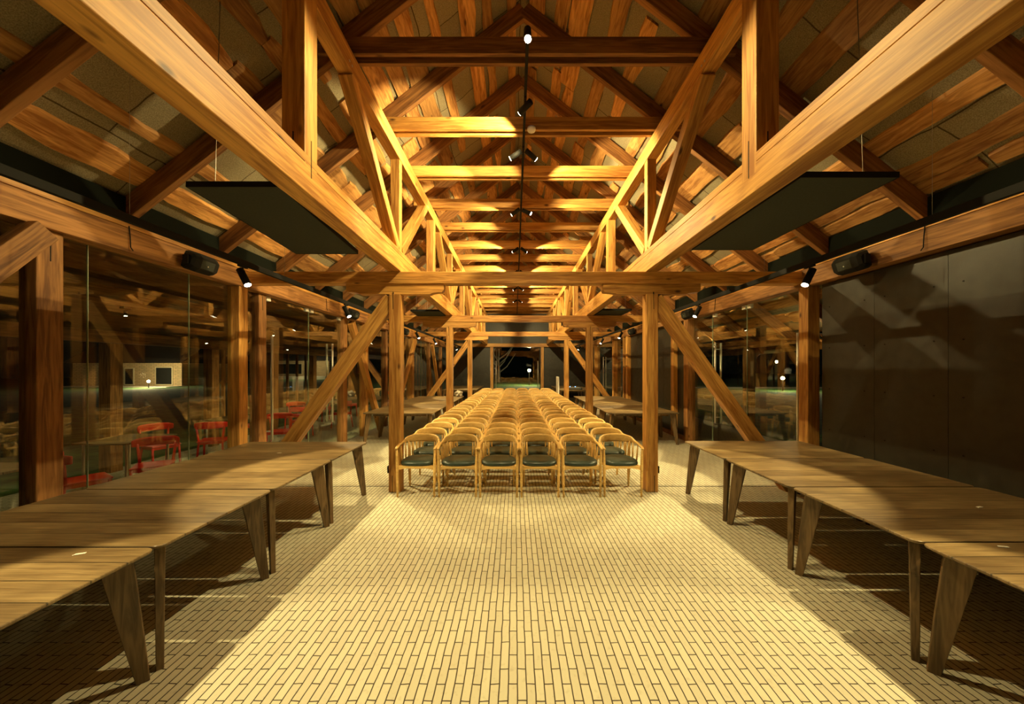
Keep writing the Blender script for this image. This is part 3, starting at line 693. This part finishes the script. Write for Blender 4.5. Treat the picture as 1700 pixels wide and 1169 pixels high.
# ---------------------------------------------------------------- acoustic panels
def apanel(x0, x1, y0, y1, z0, z1, lb, s):
    o = thing('acoustic_panel', ((x0 + x1) / 2, (y0 + y1) / 2, (z0 + z1) / 2), lb, 'ceiling panel', 'dark ceiling panels hung on wires')
    L = math.hypot(y1 - y0, z1 - z0); a = math.atan2(z1 - z0, y1 - y0)
    M = Matrix.Translation(o.location) @ Matrix.Rotation(a, 4, 'X')
    sub(o, 'felt_board', lambda b: box(b, (x0 - x1) / 2, (x1 - x0) / 2, -L / 2, L / 2, -.018, .010, .002), PANELM, False, M)
    sub(o, 'edge_frame', lambda b: [box(b, *q) for q in (((x0 - x1) / 2 - .006, (x0 - x1) / 2, -L / 2, L / 2, -.02, .024), ((x1 - x0) / 2, (x1 - x0) / 2 + .006, -L / 2, L / 2, -.02, .024), ((x0 - x1) / 2 - .006, (x1 - x0) / 2 + .006, -L / 2 - .006, -L / 2, -.02, .024), ((x0 - x1) / 2 - .006, (x1 - x0) / 2 + .006, L / 2, L / 2 + .006, -.02, .024))], BLACK, False, M)
    for xx in (x0 + .1, x1 - .1):
        for t in (.1, .9):
            yy = y0 + (y1 - y0) * t; zz = z0 + (z1 - z0) * t + .012
            inner = abs(xx) < abs((x0 + x1) / 2)
            if inner: top = (s * 1.95, yy + .02, 3.40)
            else: top = (xx, yy + (.05 if t < .5 else -.03), zc(abs(xx)) + .01)
            wire('hanging_wire', [(xx, yy, zz), (xx, yy, zz + .05), top], .003, WIRE, o, 5)
            sub(o, 'eyelet', lambda b: tube(b, [(xx, yy + .016 * math.cos(q), zz + .02 + .016 * math.sin(q)) for q in [k * math.pi / 5 for k in range(11)]], .003, 5), WIRE, True)
apanel(-2.66, -1.95, 2.80, 4.2, 3.20, 3.125, 'dark rectangular ceiling panel hanging at the near left', -1)
apanel(2.0, 2.72, 2.68, 4.32, 3.21, 3.21, 'dark rectangular ceiling panel hanging at the near right', 1)
apanel(-2.66, -1.95, 8.8, 10.2, 3.18, 3.13, 'dark ceiling panel over the left middle tables', -1)
apanel(2.0, 2.72, 8.8, 10.5, 3.2, 3.2, 'dark ceiling panel over the right middle tables', 1)
apanel(-2.66, -1.95, 14.8, 16.3, 3.18, 3.15, 'dark ceiling panel at the far left', -1)
apanel(2.0, 2.72, 14.8, 16.3, 3.2, 3.2, 'dark ceiling panel at the far right', 1)

# ---------------------------------------------------------------- speakers
def speaker(x, y, z, s, lb):
    o = thing('wall_speaker', (x, y, z), lb, 'speaker', 'black speakers on the wall plates'); M = T(o) @ Matrix.Rotation(-s * R(18), 4, 'Y')
    L = .19
    prof = [(-.09, -.11), (.04, -.11), (.085, -.06), (.085, .07), (.04, .11), (-.09, .11)]
    def body(b):
        sc = [(-L, .55), (-L + .03, .82), (-L + .09, 1), (L - .09, 1), (L - .03, .82), (L, .55)]
        loft(b, [[(-s * px * k - s * .01, yy, pz * k) for px, pz in prof] for yy, k in sc])
    sub(o, 'cabinet', body, BLACK, False, M)
    sub(o, 'grille', lambda b: box(b, min(-s * .096, -s * .088), max(-s * .096, -s * .088), -L + .1, L - .1, -.05, .05, .002), PANELM, False, M)
    sub(o, 'bracket', lambda b: box(b, min(s * .04, s * .14), max(s * .04, s * .14), -.02, .02, -.02, .02), BLACK, False, T(o))
    for e in (-1, 1): sub(o, 'end_plate', lambda b: box(b, -.03, .03, min(e * L, e * (L + .015)), max(e * L, e * (L + .015)), -.05, .05, .002), BLACK, False, T(o))
    sub(o, 'indicator', lambda b: tube(b, [(-s * .096, 0, -.01), (-s * .1, 0, -.01)], .007), WHITE, False, M)
for k, y in enumerate((4.3, 8.35, 12.35)):
    speaker(-3.86, y, 3.02, -1, 'black angular speaker on the left wall plate, %s from the camera' % ORD[k])
    speaker(3.86, y - .02, 3.02, 1, 'black angular speaker on the right wall plate, %s from the camera' % ORD[k])
# smoke detector on second collar
o = thing('smoke_detector', (.10, 4.84, 4.985), 'white round smoke detector on the second collar plank', 'smoke detector')
sub(o, 'body', lambda b: loft(b, [[(.10 + r * math.cos(2 * math.pi * k / 24), 4.845 + r * math.sin(2 * math.pi * k / 24), z) for k in range(24)] for z, r in ((4.999, .055), (4.975, .058), (4.955, .05), (4.945, .03))]), WHITE, True)

# cables hooks on plates
for s in (-1, 1):
    for k, y in enumerate((3.62, 7.4, 11.6)):
        tag(wire('plate_hook', [(s * 3.985, y, 3.2), (s * 3.975, y, 3.1), (s * 3.97, y, 2.99), (s * 3.965, y + .02, 2.96)], .005, BLACK), 'short black cable hanging on the %s wall plate, %s from the camera' % ('left' if s < 0 else 'right', ORD[k]), 'cable', 'cables on the wall plates')
# paper scraps on tables
for (x, y, a), lb in zip([(-2.55, 2.02, .4), (2.72, 2.1, -.3), (3.35, 2.7, .2), (-3.0, 4.42, .1)], ['small white scrap on the near left table', 'small white scrap on the near right table edge', 'white scrap in the middle of the right table', 'white scrap on the far left table by the posts']):
    bm = bmesh.new(); box(bm, -.022, .022, -.009, .009, 0, .0015); bm.verts.ensure_lookup_table(); bm.verts[0].co.x -= .008
    tag(link('paper_scrap', bm, PAPER, None, Matrix.Translation((x, y, TH + .001)) @ Matrix.Rotation(a, 4, 'Z')), lb, 'paper scrap')
# far right: mixing desk, laptop light, roll-up screen
o = thing('mixing_desk', (2.75, 17.5, TH), 'dark mixing desk with small lights on the far right table', 'mixing desk'); M = T(o)
def wedge(b): loft(b, [[(-.35, -.22, 0), (.35, -.22, 0), (.35, .22, 0), (-.35, .22, 0)], [(-.35, -.22, .04), (.35, -.22, .04), (.35, .22, .13), (-.35, .22, .13)]])
sub(o, 'console', wedge, BLACK, False, M)
sub(o, 'knob', lambda b: [tube(b, [(-.3 + .06 * k, -.1 + .06 * j, .06 + .012 * j), (-.3 + .06 * k, -.1 + .06 * j, .09 + .012 * j)], .009) for k in range(11) for j in range(4)], STEEL, False, M)
sub(o, 'indicator_light', lambda b: [box(b, -.2 + .25 * k, -.17 + .25 * k, .1, .13, .115, .14) for k in range(2)], plain('blue_led', (.1, .3, 1), .4, emis=(.2, .5, 1), es=6), False, M)
sub(o, 'desk_lamp', lambda b: tube(b, [(-.1, .2, .1), (-.1, .22, .38), (-.06, .12, .42)], .008), BLACK, True, M)
for k, (x, a) in enumerate(((1.83, .0),)):
    o = thing('folded_screen', (x, 16.5, 0), 'white upright board leaning at the right edge of the chairs', 'board')
    sub(o, 'board', lambda b: box(b, 1.81, 1.86, 16.2, 16.95, 0.02, 1.38, .006), WHITE)
    sub(o, 'foot', lambda b: box(b, 1.76, 1.91, 16.22, 16.26, 0, .03), BLACK); sub(o, 'foot', lambda b: box(b, 1.76, 1.91, 16.88, 16.92, 0, .03), BLACK)
# crumpled cloth on the far corner of the left middle table
bm = bmesh.new(); bmesh.ops.create_icosphere(bm, subdivisions=3, radius=.13)
for v in bm.verts:
    v.co *= 1 + .35 * math.sin(v.co.x * 40 + v.co.y * 23) * math.cos(v.co.z * 31 + v.co.y * 37); v.co.z = max(v.co.z * .9, -.09)
tag(link('crumpled_cloth', bm, plain('pale_cloth', (.5, .45, .36), .9), None, Matrix.Translation((-2.16, 13.1, TH + .09))), 'crumpled pale cloth on the far corner of the left middle tables', 'cloth')

# ---------------------------------------------------------------- outdoors at night
GL = plain('garden_lamp_glow', (1, 1, 1), .4, emis=(1, .8, .45), es=260)
def garden_lamp(x, y, z, e, r, lb):
    o = thing('garden_lamp', (x, y, -.12), lb, 'garden lamp'); 
    sub(o, 'stake', lambda b: tube(b, [(x, y, -.12), (x, y, z - .06)], .04, 8), BLACK)
    sub(o, 'lens', lambda b: bmesh.ops.create_uvsphere(b, u_segments=14, v_segments=8, radius=r, matrix=Matrix.Translation((x, y, z))), GL, True)
    ld = bpy.data.lights.new('lamp', 'POINT'); ld.energy = e; ld.color = (1, .78, .42); ld.shadow_soft_size = .25
    lo = bpy.data.objects.new('lamp', ld); col.objects.link(lo); lo.parent = o; lo.location = Vector((x, y - .5, z + .6)) - o.location
garden_lamp(1.45, 40, 1.5, 1300, .14, 'glowing garden lamp on the lawn behind the far doorway')
garden_lamp(22.1, 30, .93, 500, .13, 'glowing garden lamp seen through the right glass doors')
garden_lamp(-35.2, 34.6, .5, 900, .12, 'glowing lamp in front of the low brick house')
def house(name, x0, x1, y, z0, z1, lb, openings):
    o = thing(name, ((x0 + x1) / 2, y, z0), lb, 'house'); M = T(o); cx = (x0 + x1) / 2
    sub(o, 'wall', lambda b: box(b, x0 - cx, x1 - cx, 0, 6, 0, z1 - z0), BRICK, False, M)
    def roof(b):
        lo = [(x0 - cx - .5, -.6, z1 - z0), (x1 - cx + .5, -.6, z1 - z0), (x1 - cx + .5, 6.6, z1 - z0), (x0 - cx - .5, 6.6, z1 - z0)]
        hi = [(x0 - cx - .3, 3, z1 - z0 + 2.4), (x1 - cx + .3, 3, z1 - z0 + 2.4), (x1 - cx + .3, 3.1, z1 - z0 + 2.4), (x0 - cx - .3, 3.1, z1 - z0 + 2.4)]
        loft(b, [lo, hi])
    sub(o, 'roof', roof, plain('roof_tiles', (.03, .02, .015), .9), False, M)
    for i, (a, b_, za, zb, kind) in enumerate(openings):
        f = sub(o, kind, lambda b: box(b, a - cx, b_ - cx, -.06, .02, za, zb, .01), plain('frame_paint', (.4, .33, .2), .6), False, M)
        bm = box(bmesh.new(), a - cx + .1, b_ - cx - .1, -.075, -.05, za + .1, zb - .1); link('pane', bm, DARKM, f, M)
    sub(o, 'terrace', lambda b: box(b, x0 - cx - .5, x1 - cx + .5, -2.2, 0, -.6, .03), plain('pale_paving', (.5, .45, .35), .8), False, M)
    return o
house('brick_house', -46, -34.7, 37.5, -.1, 2.28, 'low lit brick house seen through the left glass', [(-40.6, -39.6, .1, 1.9, 'door'), (-37.4, -35.6, .1, 2.0, 'door')])
o = house('garden_pavilion', -43, -32, 62, .36, 3.0, 'distant brick pavilion with dark windows seen past the left doors', [(-41.5, -36.6, .3, 2.2, 'window')])
ld = bpy.data.lights.new('lamp', 'POINT'); ld.energy = 600; ld.color = (1, .78, .42); ld.shadow_soft_size = .2
lo = bpy.data.objects.new('lamp', ld); col.objects.link(lo); lo.parent = o; lo.location = Vector((-34, 58.5, 2.8)) - o.location
bm = box(bmesh.new(), 9, 60, 34, 36, -.2, -.1); tag(link('garden_path', bm, plain('gravel', (.5, .45, .33), .9)), 'pale gravel path across the lawn on the right', 'path', kind='structure')
# trees behind the far doorway
random.seed(5)
def tree(x, y, lb):
    o = thing('bare_tree', (x, y, -.12), lb, 'tree'); bk = plain('pale_bark', (.14, .12, .09), .9, noise=.3); M = T(o)
    def tr(b):
        tube(b, [(0, 0, 0), (.05, 0, 1.6), (-.1, 0, 3.0)], [.28, .22, .17], 10)
        for k in range(9):
            a = k * 2.4; z = 1.2 + k * .22; l = 2.2 + random.random()
            tube(b, [(0, 0, z), (.4 * l * math.cos(a), .4 * l * math.sin(a), z + .9), (.8 * l * math.cos(a), .8 * l * math.sin(a), z + 2.6)], [.11, .07, .03], 7)
    sub(o, 'trunk', tr, bk, True, M)
tree(-2.3, 47, 'pale bare tree on the lawn behind the far doorway')
tree(-4.6, 52, 'dim bare tree farther left behind the far doorway')
